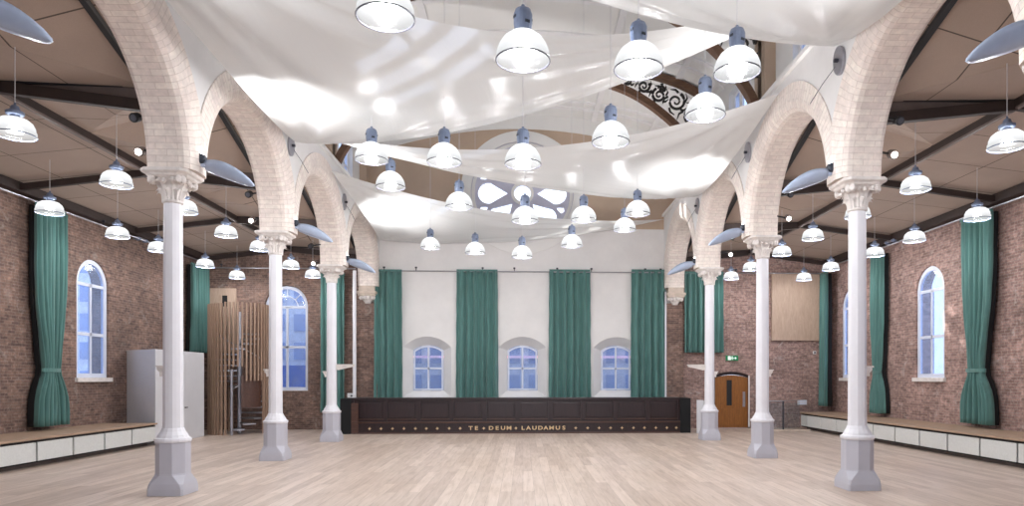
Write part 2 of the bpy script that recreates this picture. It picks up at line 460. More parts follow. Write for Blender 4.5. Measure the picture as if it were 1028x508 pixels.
# nave ceiling: coved vault with raised mouldings
def vault(a, dz=0): return (6.45*cos(a), 10.6+dz+1.75*sin(a))
m = MB(); K = 28
prof = [vault(PI*k/K) for k in range(K+1)]; prof2 = [(x*1.02, z+.15) for x, z in prof]
loop = prof+prof2[::-1]
m.loft([[(x, WEST, z) for x, z in loop], [(x, BACK+.3, z) for x, z in loop]])
nc = struct(m.build('ceiling', 'cream', smooth=False))
mo = MB()
for y in [ROWS[0]+4.9*k/2+o for k in range(0, 13) for o in (-.9, .9)]:
    if y > BACK-.2: continue
    for k in range(2, K-2): 
        p, q = prof[k], prof[k+1]; mo.bar((p[0]*.995, y, p[1]-.02), (q[0]*.995, y, q[1]-.02), .06, .16, (0, 1, 0))
for k in (3, 6, 10, 14, 18, 22, 25):
    p = prof[k]; mo.bar((p[0]*.995, WEST, p[1]-.03), (p[0]*.995, BACK, p[1]-.03), .2, .06)
mo.build('panel_moulding', 'white', nc)
# ventilation roses of the ceiling seen behind the front lamp
v = MB()
v.lathe([(.02, 0), (.28, 0), (.32, .08), (.3, .16)], 8); vv = v.build('ceiling_rose', 'gold'); vv.location = (0, 11.9, 12.2); tag(vv, 'small gilded rose on the vault above the centre lamps', 'ceiling rose')

# aisle ceilings
PUR = 9.0
for sgn, nm in ((-1, 'left'), (1, 'right')):
    m = MB()
    def q(*pts):
        m.bm.faces.new([m.bm.verts.new((sgn*x, y, z)) for x, y, z in pts])
    q((SX+.1, WEST, 6.72), (SX+.1, BACK, 6.72), (PUR, BACK, 7.1), (PUR, WEST, 7.1))
    yl = ROWS+[26.8]
    for a, b in zip(yl, yl[1:]):
        c = (a+b)/2; P = (PUR, c, 7.1); T1 = (PUR, a, 7.1); T2 = (PUR, b, 7.1); V1 = (6.36, a, 7.02); V2 = (6.36, b, 7.02); C = (6.36, c, 7.86)
        q(T1, P, V1); q(V1, P, C); q(C, P, V2); q(P, T2, V2)
    q((PUR, WEST, 7.1), (PUR, ROWS[0], 7.1), (6.36, ROWS[0], 7.02), (6.36, WEST, 7.02))
    o = struct(m.build('ceiling_'+nm, 'ceil', solid=.03))
    m = MB()                                             # longitudinal members
    m.box(min(sgn*12.08, sgn*SX), max(sgn*12.08, sgn*SX), WEST, BACK, 6.5, 6.72)
    struct(m.build('trim_wall_plate_'+nm, 'dark'))
    m = MB(); m.box(sgn*PUR-.05, sgn*PUR+.05, WEST, BACK, 6.94, 7.09)
    pu = struct(m.build('trim_purlin_'+nm, 'dark'))
    m = MB(); m.box(sgn*PUR-.04, sgn*PUR+.04, WEST, BACK, 6.9, 6.94); m.build('track', 'track', pu)
    m = MB()
    for a, b in zip(yl, yl[1:]):
        c = (a+b)/2
        m.bar((sgn*6.44, a, 6.98), (sgn*6.44, c, 7.80), .1, .14); m.bar((sgn*6.44, c, 7.80), (sgn*6.44, b, 6.98), .1, .14)
    struct(m.build('trim_arch_shadow_gap_'+nm, 'black'))  # black bars stand in for the shadow gap between ceiling and arch
    for i, y in enumerate(yl[1:]):                        # rafters at each column line
        if y > BACK-.3: y = BACK-.1
        r = struct(empty('trim_rafter', (0, y, 0)))
        m = MB(); m.bar((sgn*12.2, 0, 6.58), (sgn*PUR, 0, 6.99), .11, .15); m.build('outer_rafter', 'dark', r)
        m = MB(); m.bar((sgn*PUR, 0, 6.98), (sgn*6.36, 0, 6.68), .13, .19); m.build('inner_rafter', 'dark', r)
        m = MB(); m.bar((sgn*PUR, 0, 7.07), (sgn*6.36, 0, 7.04), .08, .05); m.build('top_chord', 'black', r)
        m = MB(); m.bm.faces.new([m.bm.verts.new((sgn*x, .02, z)) for x, z in ((PUR-.5, 7.0), (6.4, 6.8), (6.4, 7.02), (PUR-.5, 7.05))])
        m.build('infill_board', 'track', r, solid=.02)

# ------------------------------------------------------------------ windows
wcount = [0]
def window(F, cu, w, v0, v1, t, rise=None, bars_v=(), bars_h=(), sill=0, fan=False, fw=.07, depth=.09, sg=1, mat='winframe', pane='glass'):
    wcount[0] += 1
    e = struct(empty('window_%d' % wcount[0]))
    o = arch_outline(cu, w, v0, v1, rise); i = inset(o, cu, w, v0, v1, rise, fw)
    m = MB(); m.plate(o, [i], F, t, t+sg*depth); m.build('window_frame', mat, e)
    m = MB()
    def bb(u0, u1, a, b):
        P = [F(u, v, tt) for u in (u0, u1) for v in (a, b) for tt in (t+sg*.01, t+sg*(depth-.02))]
        xs = [p[0] for p in P]; ys = [p[1] for p in P]; zs = [p[2] for p in P]
        m.box(min(xs), max(xs), min(ys), max(ys), min(zs), max(zs))
    spring = v1-(rise or w/2)
    for bv, top, th in bars_v: bb(cu+bv-th/2, cu+bv+th/2, v0+.02, top)
    for bh, th in bars_h: bb(cu-w/2+.03, cu+w/2-.03, bh-th/2, bh+th/2)
    if fan:
        h = w/2; r = h*.5
        pts = [F(cu+r*cos(a), spring+r*sin(a), t+sg*.04) for a in [PI*k/14 for k in range(15)]]
        for p, q_ in zip(pts, pts[1:]): m.bar(p, q_, .04, .04)
        for a in (PI*.25, PI*.5, PI*.75): m.bar(F(cu+r*cos(a), spring+r*sin(a), t+sg*.04), F(cu+(h-.04)*cos(a), spring+(h-.04)*sin(a), t+sg*.04), .035, .035)
    m.build('glazing_bar', mat, e)
    m = MB(); m.plate(inset(o, cu, w, v0, v1, rise, fw*.6), [], F, t+sg*.035, t+sg*.045); m.build('pane', pane, e)
    if sill:
        P = [F(u, v, tt) for u in (cu-w/2-.08, cu+w/2+.08) for v in (v0-.12, v0-.002) for tt in (t-sg*sill, t+sg*.05)]
        m = MB(); m.box(min(p[0] for p in P), max(p[0] for p in P), min(p[1] for p in P), max(p[1] for p in P), min(p[2] for p in P), max(p[2] for p in P)); m.build('window_sill', 'stonewhite', e)
    return e
for (c,) in hw:
    window(FX, c, 1.16, 1.52, 3.28, BACK+.34, .2, bars_v=((0, 3.24, .07),), bars_h=((2.38, .07),), fw=.06)
window(FX, -9.17, 1.64, 1.52, 5.58, BACK+.12, None, bars_v=((0, 4.76, .09),), bars_h=((4.76, .1), (3.2, .09)), fan=True, fw=.12, sill=.1)
for sgn in (-1, 1):
    ys = WY if sgn > 0 else WY[:-1]
    for y in ys:
        window(FY, y, 1.44, 2.01, 5.39, sgn*(SX+.05), None, bars_v=((0, 4.7, .07),), bars_h=((4.66, .09), (3.25, .09)), fw=.12, sill=.14, sg=sgn)
    for a, b in zip(ROWS+[26.8], (ROWS+[26.8])[1:]):
        c = (a+b)/2
        window(FY, c, 1.98, 8.91, 10.59, sgn*6.4, .03, bars_v=((-.36, 10.55, .26), (.36, 10.55, .26)), bars_h=((9.7, .05),), fw=.08, sg=sgn, mat='white')
# rose window
wcount[0] += 1
e = struct(empty('window_%d' % wcount[0]))
holes = [circ(RC[0], RC[1], .33, 24)]
for k in range(8):
    a = k*PI/4
    def P(r, s): return (RC[0]+r*cos(a)-s*sin(a), RC[1]+r*sin(a)+s*cos(a))
    pet = [P(.56, 0)]
    pet.append(P(.8, -.14)); 
    for j in range(11):
        b = -PI*.55+PI*1.1*j/10
        pet.append(P(1.33+.42*cos(b), .42*sin(b)))
    pet.append(P(.8, .14))
    holes.append(pet)
    a += PI/8
    holes.append([P(1.55, -.07), P(1.72, -.13), P(1.8, 0), P(1.72, .13), P(1.55, .07), P(1.46, 0)])
m = MB(); m.plate(circ(*RC, 2.06, 48), holes, FX, BACK+.1, BACK+.24); m.build('tracery', paint('lilac_stone', rgb(196, 196, 214), .6), e)
m = MB()
for r0, r1, t in ((1.88, 2.0, .06), (1.72+.3, 2.42, -.06)):
    m.plate(circ(*RC, r1, 48), [circ(*RC, r0, 48)], FX, BACK+t, BACK+.12 if t > 0 else BACK+.01)
m.plate(circ(*RC, .45, 24), [circ(*RC, .33, 24)], FX, BACK+.05, BACK+.12)
m.build('round_moulding', 'cream', e)
m = MB(); m.plate(circ(*RC, 2.0, 48), [], FX, BACK+.16, BACK+.17); m.build('pane', glass_mat('rose_glass', (.97, .98, 1, 1), .05), e)

# ------------------------------------------------------------------ columns
def make_column():
    e = empty('column')
    OC = PI/8
    def oct_(h, c, z): return [(x, y, z) for x, y in ((h, -h+c), (h, h-c), (h-c, h), (-h+c, h), (-h, h-c), (-h, -h+c), (-h+c, -h), (h-c, -h))]
    m = MB()
    m.loft([oct_(.30, .03, 0), oct_(.30, .03, .11), oct_(.29, .05, .2), oct_(.258, .145, .34), oct_(.255, .15, .37), oct_(.255, .15, .88), oct_(.262, .152, .9)])
    m.build('pedestal', 'plinth', e, bevel=.006)
    m = MB()
    m.lathe([(.28, .9), (.292, .925), (.288, .96), (.25, .98), (.235, 1.02), (.195, 1.08), (.17, 1.14)], 16, rot=OC)
    m.build('base_moulding', 'ironwhite', e, smooth=False)
    m = MB()
    prof = [(.165, 1.1), (.16, 1.3), (.148, 4.95), (.145, 5.04)]
    rings = []
    for r, z in prof:
        rings.append([(r*(1-.05*(k % 2))*cos(2*PI*k/16+OC), r*(1-.05*(k % 2))*sin(2*PI*k/16+OC), z) for k in range(16)])
    m.loft(rings); m.build('shaft', 'ironwhite', e)
    m = MB()
    m.lathe([(.175, 5.10), (.215, 5.12), (.215, 5.15), (.18, 5.17), (.19, 5.25), (.23, 5.36), (.30, 5.46), (.40, 5.53)], 16)
    def leaf(ang, z0, h, w, out, curl):
        T = Matrix.Rotation(ang, 4, 'Z'); loops = []
        n = 7
        for i in range(n):
            t = i/(n-1)
            r = .185+out*t**1.8; z = z0+h*math.sin(min(1, t*1.15)*PI/2) - (curl if t > .85 else 0)
            ww = w*(.75+.5*sin(PI*t))*(1 if t < .95 else .35)
            th = .03
            loops.append([T @ Vector(p) for p in ((r-th, -ww, z), (r+th*.4, -ww*.5, z+.01), (r+th, 0, z-.02), (r+th*.4, ww*.5, z+.01), (r-th, ww, z), (r-th*1.6, 0, z))])
        m.loft(loops)
    for k in range(8): leaf(k*PI/4, 5.16, .17, .062, .13, .035)
    for k in range(8): leaf(k*PI/4+PI/8, 5.17, .30, .06, .24, .05)
    for k in range(4):                                     # corner volutes
        a = k*PI/2+PI/4
        for j in (-1, 1):
            c = Vector((.43*cos(a+j*.11), .43*sin(a+j*.11), 5.475))
            m.lathe([(.02, -.055), (.06, -.045), (.075, 0), (.06, .045), (.02, .055)], 10, T=Matrix.Translation(c) @ Matrix.Rotation(a+PI/2, 4, 'Z') @ Matrix.Rotation(PI/2, 4, 'X') @ Matrix.Rotation(0, 4, 'Z'))
    for k in range(14):
        a = 2*PI*k/14+.2; rr = .34+.05*(k % 3)/2
        m.lathe([(.01, -.045), (.045, -.02), (.045, .02), (.01, .045)], 7, c=(rr*cos(a), rr*sin(a), 5.44+.03*(k % 2)))
    for v_ in m.bm.verts: v_.co.x *= .80; v_.co.y *= .80; v_.co.z = 5.0+(v_.co.z-5.10)*1.0
    m.build('capital', 'stonewhite', e, smooth=False)
    m = MB()
    def sq(h, c): return [(h, -h+c), (h, h-c), (h-c, h), (-h+c, h), (-h, h-c), (-h, -h+c), (-h+c, -h), (h-c, -h)]
    m.loft([[(x, y, z) for x, y in sq(h, c)] for h, c, z in ((.30, .14, 5.41), (.33, .13, 5.43), (.35, .12, 5.46), (.38, .11, 5.475), (.395, .10, 5.49), (.395, .10, SPR))])
    m.build('abacus', 'stonewhite', e, bevel=.006)
    return e
colp = make_column()
ordn = {2.3: 'hidden beside the viewer', 7.2: 'just out of frame', 12.1: 'nearest', 17.0: 'middle', 21.9: 'farthest'}
first = True
for sgn, side in ((-1, 'left'), (1, 'right')):
    for y in ROWS[1:]:
        c = colp if first else copy_tree(colp)
        first = False
        c.location = (sgn*CX, y, 0)
        tag(c, '%s white column of the %s arcade, leafy capital and grey plinth' % (ordn[y], side), 'column', 'arcade columns')
    # small cast brackets on the shafts
words_ = {12.1: 'nearest', 17.0: 'second', 21.9: 'farthest'}
def bracket_mesh(name, length, parent=None):
    m = MB()
    pts = [(0, -.12), (.06, -.13), (length*.55, -.07), (length, -.015), (length, .03), (0, .03)]
    m.plate(pts, [], FX, -.05, .05)
    m.box(-.01, length+.02, -.075, .075, .03, .055)
    return m.build(name, 'stonewhite', parent)
for sgn, side in ((-1, 'left'), (1, 'right')):
    for y in (12.1, 17.0, 21.9):
        b = bracket_mesh('column_bracket', .10); b.location = (sgn*6.20, y, 2.16); b.rotation_euler = (0, 0, 0 if sgn > 0 else PI)
        tag(b, 'small white bracket on the aisle side of the %s %s column' % (words_[y], side), 'bracket', 'small column brackets')
    b = bracket_mesh('shelf_bracket', .55); b.location = (sgn*5.90, 21.9, 2.38); b.rotation_euler = (0, 0, PI if sgn > 0 else 0)
    tag(b, 'long white tapered bracket on nave side of farthest %s column' % side, 'bracket', 'long column brackets')

# corbels on the back wall
for sgn, side in ((-1, 'left'), (1, 'right')):
    e = empty('corbel', (sgn*6, 0, 0), label='carved stone corbel under the last arch, %s end of the white back wall' % side, cat='corbel', group='wall corbels')
    m = MB()
    for z0, z1, h, d in ((5.24, 5.34, .37, .5), (5.16, 5.24, .33, .46)): m.box(-h, h, BACK-d, BACK-.18, z0, z1)
    m.build('abacus', 'stone', e, bevel=.015)
    m = MB(); m.loft([[(h*cos(PI+PI*k/8), BACK-.18+d*sin(PI+PI*k/8), z) for k in range(9)] for h, d, z in ((.10, .06, 4.88), (.14, .1, 4.94), (.18, .14, 5.01), (.26, .2, 5.08), (.33, .27, 5.16))])
    for k in range(6):
        a = PI+PI*(k+.5)/6; m.lathe([(.01, -.08), (.06, -.03), (.07, .03), (.02, .07)], 7, c=(.27*cos(a), BACK-.18+.22*sin(a), 5.09))
    m.build('leaf_carving', 'stonewhite', e)

# ------------------------------------------------------------------ trusses of the nave with scroll brackets
def curve_pts(P, n=14):
    out = []
    for i in range(len(P)-1):
        p0 = Vector(P[max(i-1, 0)]); p1 = Vector(P[i]); p2 = Vector(P[i+1]); p3 = Vector(P[min(i+2, len(P)-1)])
        for k in range(n):
            t = k/n
            out.append(.5*((2*p1)+(-p0+p2)*t+(2*p0-5*p1+4*p2-p3)*t*t+(-p0+3*p1-3*p2+p3)*t**3))
    out.append(Vector(P[-1])); return out
def make_truss():
    e = struct(empty('trim_truss'))
    for s_ in (-1, 1):
        low = curve_pts([(s_*6.0, 0, 8.55), (s_*5.6, 0, 9.35), (s_*4.75, 0, 10.35), (s_*3.4, 0, 11.25), (s_*1.7, 0, 11.72), (0, 0, 11.85)], 8)
        up = curve_pts([(s_*6.1, 0, 11.0), (s_*4.9, 0, 11.58), (s_*3.2, 0, 12.0), (s_*1.6, 0, 12.18), (0, 0, 12.22)], 8)
        m = MB()
        for p, q_ in zip(low, low[1:]): m.bar(p, q_, .2, .24, (0, 1, 0))
        m.build('curved_brace', 'truss', e)
        m = MB()
        for p, q_ in zip(up, up[1:]): m.bar(p, q_, .18, .26, (0, 1, 0))
        m.build('upper_rib', 'truss', e)
        m = MB(); m.bar((s_*6.1, 0, 8.5), (s_*6.1, 0, 10.9), .26, .24); m.build('wall_post', 'truss', e)
        m = MB()
        # scrolls: spirals filling the gap between brace and rib
        for (cx, cz, r, d, ph) in ((5.5, 10.45, .36, 1, 0), (4.95, 10.95, .30, -1, 1), (4.4, 11.15, .23, 1, 2), (3.9, 11.43, .2, -1, .5), (3.4, 11.6, .15, 1, 1.5), (2.95, 11.72, .12, -1, .7), (5.75, 9.8, .2, 1, 2.5), (5.8, 10.75, .14, 1, 2.5), (4.5, 11.38, .1, -1, 0)):
            pts = []
            for k in range(34):
                t = k/33; a = ph+d*t*3.6*PI*.9; rr = r*(1-t*.86)
                pts.append((s_*(cx+rr*cos(a)), 0, cz+rr*sin(a)))
            m.tube(pts, [.05*(1-.45*k/33) for k in range(34)], 6)
            for a in (0, 1.3, 2.6, 3.9, 5.2):
                m.tube([(s_*(cx+r*cos(a)), 0, cz+r*sin(a)), (s_*(cx+r*1.28*cos(a+.3)), 0, cz+r*1.28*sin(a+.3)), (s_*(cx+r*1.45*cos(a+.7)), 0, cz+r*1.45*sin(a+.7))], [.04, .035, .015], 6)
        m.build('scroll_ironwork', 'iron', e)
    return e
tr = make_truss(); tr.location = (0, 7.2, 0)
for y in (12.1, 17.0, 21.9):
    c = copy_tree(tr); c.location = (0, y, 0)

# ------------------------------------------------------------------ sails
def sail(A, B, C, sag, scal, name_label, dirs=None, n=60, wr=.05):
    A, B, C = Vector(A), Vector(B), Vector(C); G = (A+B+C)/3
    m = MB(); V = {}
    for i in range(n+1):
        for j in range(n+1-i):
            a, b = i/n, j/n; c = 1-a-b
            p = A*a+B*b+C*c
            # scalloped (inward curved) free edges
            for (u, v, w, P_, Q_, O_, s_) in ((a, b, c, A, B, C, scal[0]), (b, c, a, B, C, A, scal[1]), (c, a, b, C, A, B, scal[2])):
                mid = (P_+Q_)/2; d = (O_-mid); d = d/d.length
                p = p+d*(s_*4*u*v*(1-w)**2)
            z = -sag*3*(a*b+b*c+c*a)
            for (w, Pc, O1, O2) in ((a, A, B, C), (b, B, C, A), (c, C, A, B)):   # tension folds fan out from each corner
                if w > .02 and w < .999:
                    r = 1-w
                    other = {0: b, 1: c, 2: a}[[A, B, C].index(Pc)]
                    s_ = other/max(r, 1e-5)
                    z += wr*sin(s_*30+2*sin(s_*7))*math.exp(-((r-.28)/.25)**2)*min(1, 6*s_*(1-s_))
            p = p+Vector((0, 0, z)); V[i, j] = m.bm.verts.new(p)
    def f(*k):
        fc = m.bm.faces.new([V[x] for x in k])
        for lp, (i, j) in zip(fc.loops, k): lp[m.uv].uv = (i/n, j/n)
    for i in range(n):
        for j in range(n-i):
            f((i, j), (i+1, j), (i, j+1))
            if i+j < n-1: f((i+1, j), (i+1, j+1), (i, j+1))
    o = m.build('fabric_sail', 'sail', smooth=True)
    return tag(o, name_label, 'sail', 'nave sails')
sail((5.52, 11.9, 7.9), (-5.5, 7.4, 9.0), (5.5, 3.4, 8.3), 1.25, (.25, .4, .3), 'large white tensioned fabric sail nearest the camera, at top right of the nave')
sail((-5.5, 16.9, 7.75), (5.5, 12.1, 9.0), (-5.5, 7.4, 8.1), 1.25, (.3, 1.3, .62), 'huge white fabric sail slung from the left arcade across the nave')
sail((-5.5, 17.1, 8.1), (5.52, 14.5, 8.15), (5.52, 21.8, 7.9), .95, (.3, .35, .6), 'middle white fabric sail with its high tip over the second right arch')
sail((-5.54, 20.0, 8.0), (-5.54, 26.5, 7.3), (5.54, 26.4, 8.2), .62, (.4, .1, .3), 'farthest white fabric sail, hanging in front of the wheel window')
# wall anchors of the sails
def anchor(x, y, z, lab, tilt=.3):
    sg = 1 if x > 0 else -1
    e = empty('sail_anchor', (x, y, z), label=lab, cat='wall anchor', group='sail wall anchors')
    m = MB(); pts = circ(0, 0, .27, 20, .2); pts = [(u*cos(tilt)+v*sin(tilt), -u*sin(tilt)+v*cos(tilt)) for u, v in pts]
    m.plate(pts, [], FY, 0, -sg*.05); m.build('plate', 'steel', e, bevel=.01)
    m = MB(); m.tube([(-sg*.03, 0, -.02), (-sg*.1, .5, -.2), (-sg*.12, 1.0, -.36)], .007, 6); m.build('tie_rod', 'rim', e)
    m = MB(); m.tube([(-sg*.02, 0, 0), (-sg*.12, 0, 0)], .035, 8); m.build('bolt', 'rim', e)
for sgn, side in ((-1, 'left'), (1, 'right')):
    for y, z in ((12.1, 7.6), (17.0, 7.6), (21.9, 7.5)):
        if sgn < 0 and y < 13: continue
        anchor(sgn*5.6, y-.3, z, 'oval grey steel anchor plate on the white spandrel above the %s %s column' % (words_[y], side))

# ------------------------------------------------------------------ pendants
def make_pendant(nave=True):
    e = empty('pendant_lamp')
    k = 1.0 if nave else .887
    R = .31*k
    m = MB()
    prof = [(R, 0), (R*1.0, .03*k), (R*.97, .1*k), (R*.88, .17*k), (R*.72, .245*k), (R*.5, .30*k), (R*.30, .33*k)] if nave else \
           [(R, 0), (R*1.0, .07*k), (R*.95, .075*k), (R*.93, .15*k), (R*.82, .22*k), (R*.62, .27*k), (R*.3, .30*k)]
    m.lathe(prof, 32, cap=False); m.build('glass_dome', 'shade' if nave else 'shade2', e, smooth=True, solid=.006)
    m = MB()
    m.lathe([(R*1.01, .01), (R*1.03, 0), (R*1.01, -.008), (R*.98, -.006), (R*.98, .01)], 32, cap=False); m.build('rim', 'rim' if nave else 'housing', e)
    m = MB(); z = .33*k if nave else .29*k
    if nave: m.lathe([(.06, z-.04), (.095, z-.01), (.10, z+.04), (.108, z+.1), (.108, z+.2), (.09, z+.25), (.06, z+.27), (.03, z+.275), (.02, z+.31)], 16)
    else: m.lathe([(.05, z-.02), (.065, z), (.065, z+.05), (.12, z+.06), (.125, z+.10), (.07, z+.13), (.05, z+.19), (.02, z+.2), (.015, z+.24)], 16)
    m.build('lamp_housing', 'housing', e, smooth=False)
    if nave:
        for q_ in range(4):
            m = MB(); m.box(-.028, .028, .098, .112, z+.07+.07*(q_ % 2), z+.1+.07*(q_ % 2), T=Matrix.Rotation(q_*PI/2+.5, 4, 'Z')); m.build('vent_slot', 'knob', e)
    m = MB(); m.lathe([(.02, z-.03), (.05, z-.06), (.055, .14*k), (.03, .08*k), (.01, .07*k)], 12); m.build('burner', 'bulb', e, smooth=True)
    return e
LP = []
pts = []
def add_light(p, w, r=.14, name='lamp_light'):
    l = bpy.data.lights.get(name)
    if l is None:
        l = bpy.data.lights.new(name, 'POINT'); l.energy = w; l.shadow_soft_size = r; l.color = (.98, .985, 1)
    o = bpy.data.objects.new(name, l); COL.objects.link(o); o.location = p
def cord_to(e, p, ztop, r):
    m = MB(); m.tube([(0, 0, .5), (0, 0, max(.6, ztop-p[2]))], r, 6)
    return m.build('cord', 'cord', e)
nave_l = [(387, 18, 1.45), (525, 61, 0), (641, 70, 1.45), (740, 73, 2.9), (708, 116, 2.9), (613, 143, 1.45), (525, 165, 0), (446, 163, 1.45), (373, 161, 2.9),
          (392, 188, 2.9), (461, 208, 1.45), (527, 222, 0), (586, 221, 1.45), (627, 231, 2.9), (640, 215, 2.9), (574, 247, 1.45), (524, 258, 0), (477, 254, 1.45), (432, 249, 2.9)]
nplab = ['top left one cut by the picture edge', 'large one in the centre, close to the camera', 'near one right of the centre lamp', 'near one at right over the dark truss',
         'one beneath the ironwork bracket at right', 'middle one over the second sail, right of centre', 'second lamp of the centre line', 'one under the bottom edge of the big sail, left of centre',
         'leftmost one just under the big sail edge', 'one just below and right of the leftmost', 'one left of the wheel window', 'one hanging just below the wheel window', 'one right of the wheel window',
         'lower of two at right end of the far sail', 'upper of two at right end of the far sail', 'low one right of centre, just above the curtain rail', 'lowest one on the centre line above the rail', 'low one left of centre, above the rail', 'far left one, small, half under the far sail']
pn = make_pendant(True); PNs = [pn]+[copy_tree(pn) for _ in nave_l[1:]]
for (px, py, ax), lb, e in zip(nave_l, nplab, PNs):
    z = 5.65+.17*ax; p = at(px, py, z=z); p = Vector((p.x, p.y, z))
    e.location = p
    tag(e, 'nave dome lamp, '+lb, 'pendant lamp', 'nave pendant lamps')
    zc = 10.6+1.75*math.sqrt(max(0, 1-(p.x/6.45)**2))
    cord_to(e, p, zc, .0045); pts.append(p)
    add_light(p-Vector((0, 0, .03)), 100, .16, 'nave_lamp_light')
pa = make_pendant(False); PAs = [pa]+[copy_tree(pa) for _ in range(23)]
left1 = [(15, 136), (117, 186), (185, 213), (227, 237), (261, 251), (292, 269), (314, 278)]
left2 = [(50, 214), (118, 238), (159, 252), (206, 268), (238, 279)]
right1 = [(1011, 148), (919, 191), (861, 218), (816, 240), (785, 256), (754, 271), (734, 280)]
right2 = [(981, 220), (918, 242), (878, 257), (834, 271), (807, 281)]
on = ['first', 'second', 'third', 'fourth', 'fifth', 'sixth', 'seventh']
for lst, side, row in ((left1, 'left', 'inner'), (left2, 'left', 'outer'), (right1, 'right', 'inner'), (right2, 'right', 'outer')):
    for i, (px, py) in enumerate(lst):
        p = at(px, py, z=5.7)
        if p.y > 26.3: p = at(px, py, y=26.2)
        e = PAs.pop(0)
        e.location = p
        tag(e, 'small glass pendant in %s aisle, %s in the row %s' % (side, on[i], 'beside the columns' if row == 'inner' else 'along the brick wall'), 'pendant lamp', 'aisle pendant lamps')
        cord_to(e, p, 7.05 if row == 'inner' else 6.9, .006)
        add_light(p-Vector((0, 0, .03)), 60, .12, 'aisle_lamp_light')

# ------------------------------------------------------------------ uplighters on the capitals, wall spots
def make_wing():
    e = empty('uplighter_wing')
    m = MB(); loops = []
    n = 14
    for i in range(n):
        t = i/(n-1); x = .12+.84*t
        w = .15*math.sin(PI*min(1, (t*.86+.14)))**.6+.012
        z = -.02-.33*t+.05*sin(PI*t)
        th = .012+.02*sin(PI*t)
        loops.append([(x, u*.6+v*.8, z-u*.8+v*.6) for u, v in ((-w, .03), (-w*.6, -th), (0, -th*2), (w*.6, -th), (w, .03), (w*.6, .035-th), (0, .03-th), (-w*.6, .035-th))])
    m.loft(loops); m.build('reflector_blade', 'wing', e, smooth=True)
    m = MB(); m.lathe([(.05, -.08), (.085, -.07), (.095, 0), (.085, .06), (.05, .08)], 16, c=(.06, -.08, .08), T=Matrix.Translation((.06, -.02, .1)) @ Matrix.Rotation(PI/2, 4, 'X') @ Matrix.Translation((-.06, .08, -.08)))
    m.build('lamp_head', 'knob', e, smooth=True)
    m = MB(); m.bar((-.15, 0, 0), (.14, 0, -.01), .09, .05); m.bar((0, 0, 0), (.05, -.02, .1), .04, .04); m.build('bracket_arm', 'wing', e)
    m = MB(); m.lathe([(.01, 0), (.05, .0), (.05, .01), (.01, .01)], 12, c=(.06, -.02, .19)); m.build('lens', 'spot', e)
    return e
w0 = make_wing(); used = False
for sgn, side in ((-1, 'left'), (1, 'right')):
    for y in (7.2, 12.1, 17.0, 21.9):
        e = w0 if not used else copy_tree(w0); used = True
        e.location = (sgn*5.64, y+.02-(.22 if y < 8 else 0), SPR+.16); e.scale = (-sgn, 1, 1)
        tag(e, 'blue-grey blade reflector lamp on the capital of the %s %s column' % ({7.2: 'cut-off nearest', 12.1: 'first fully seen', 17.0: 'second fully seen', 21.9: 'farthest'}[y], side), 'uplighter', 'capital uplighters')
        l = bpy.data.lights.get('uplight') or bpy.data.lights.new('uplight', 'SPOT')
        l.energy = 520; l.spot_size = 1.5; l.spot_blend = .8; l.shadow_soft_size = .05; l.color = (1, 1, 1)
        o = bpy.data.objects.new('uplight', l); COL.objects.link(o)
        o.location = (sgn*5.0, y-.1, SPR+.25)
        d = Vector((-sgn*.5, .45, 1.0)); o.rotation_euler = d.to_track_quat('-Z', 'Y').to_euler()
def make_spot(lit=True):
    e = empty('spot_lamp')
    T = Matrix.Rotation(2.0, 4, 'X')
    m = MB(); m.lathe([(.05, -.12), (.075, -.08), (.08, .06), (.07, .07)], 14, T=T); m.build('lamp_body', 'track' if lit else 'black', e, smooth=False)
    m = MB(); m.lathe([(.01, .072), (.052, .072), (.052, .08), (.01, .08)], 14, T=T); m.build('lens', 'spot' if lit else 'rim', e)
    m = MB(); m.bar((0, 0, 0), (-.3, 0, .05), .04, .03); m.build('clamp', 'black', e)
    return e
for sgn, side, arr in ((-1, 'left', [(141, 152, 11.7), (253, 221, 16.6), (315, 264, 21.6)]), (1, 'right', [(896, 155, 12.2), (791, 219, 17.1), (733, 255, 22.1)])):
    sp = make_spot(True)
    for i, (px, py, D) in enumerate(arr):
        e = sp if i == 0 else copy_tree(sp)
        p = at(px, py, x=sgn*6.55); e.location = p; e.scale = (sgn, 1, 1)
        tag(e, 'small lit spotlight on the aisle face of the %s arcade, %s from the camera' % (side, on[i]), 'spotlight', 'lit aisle spotlights')
sp = make_spot(False); used = False
for sgn, side, arr in ((-1, 'left', [(136, 118), (250, 195), (312, 247)]), (1, 'right', [(902, 121), (793, 195), (735, 238)])):
    for i, (px, py) in enumerate(arr):
        e = sp if not used else copy_tree(sp); used = True
        e.location = at(px, py, x=sgn*6.55); e.scale = (sgn, 1, 1)
        tag(e, 'black unlit spotlight under the %s aisle roof beside arch, %s from the camera' % (side, on[i]), 'spotlight', 'black aisle spotlights')

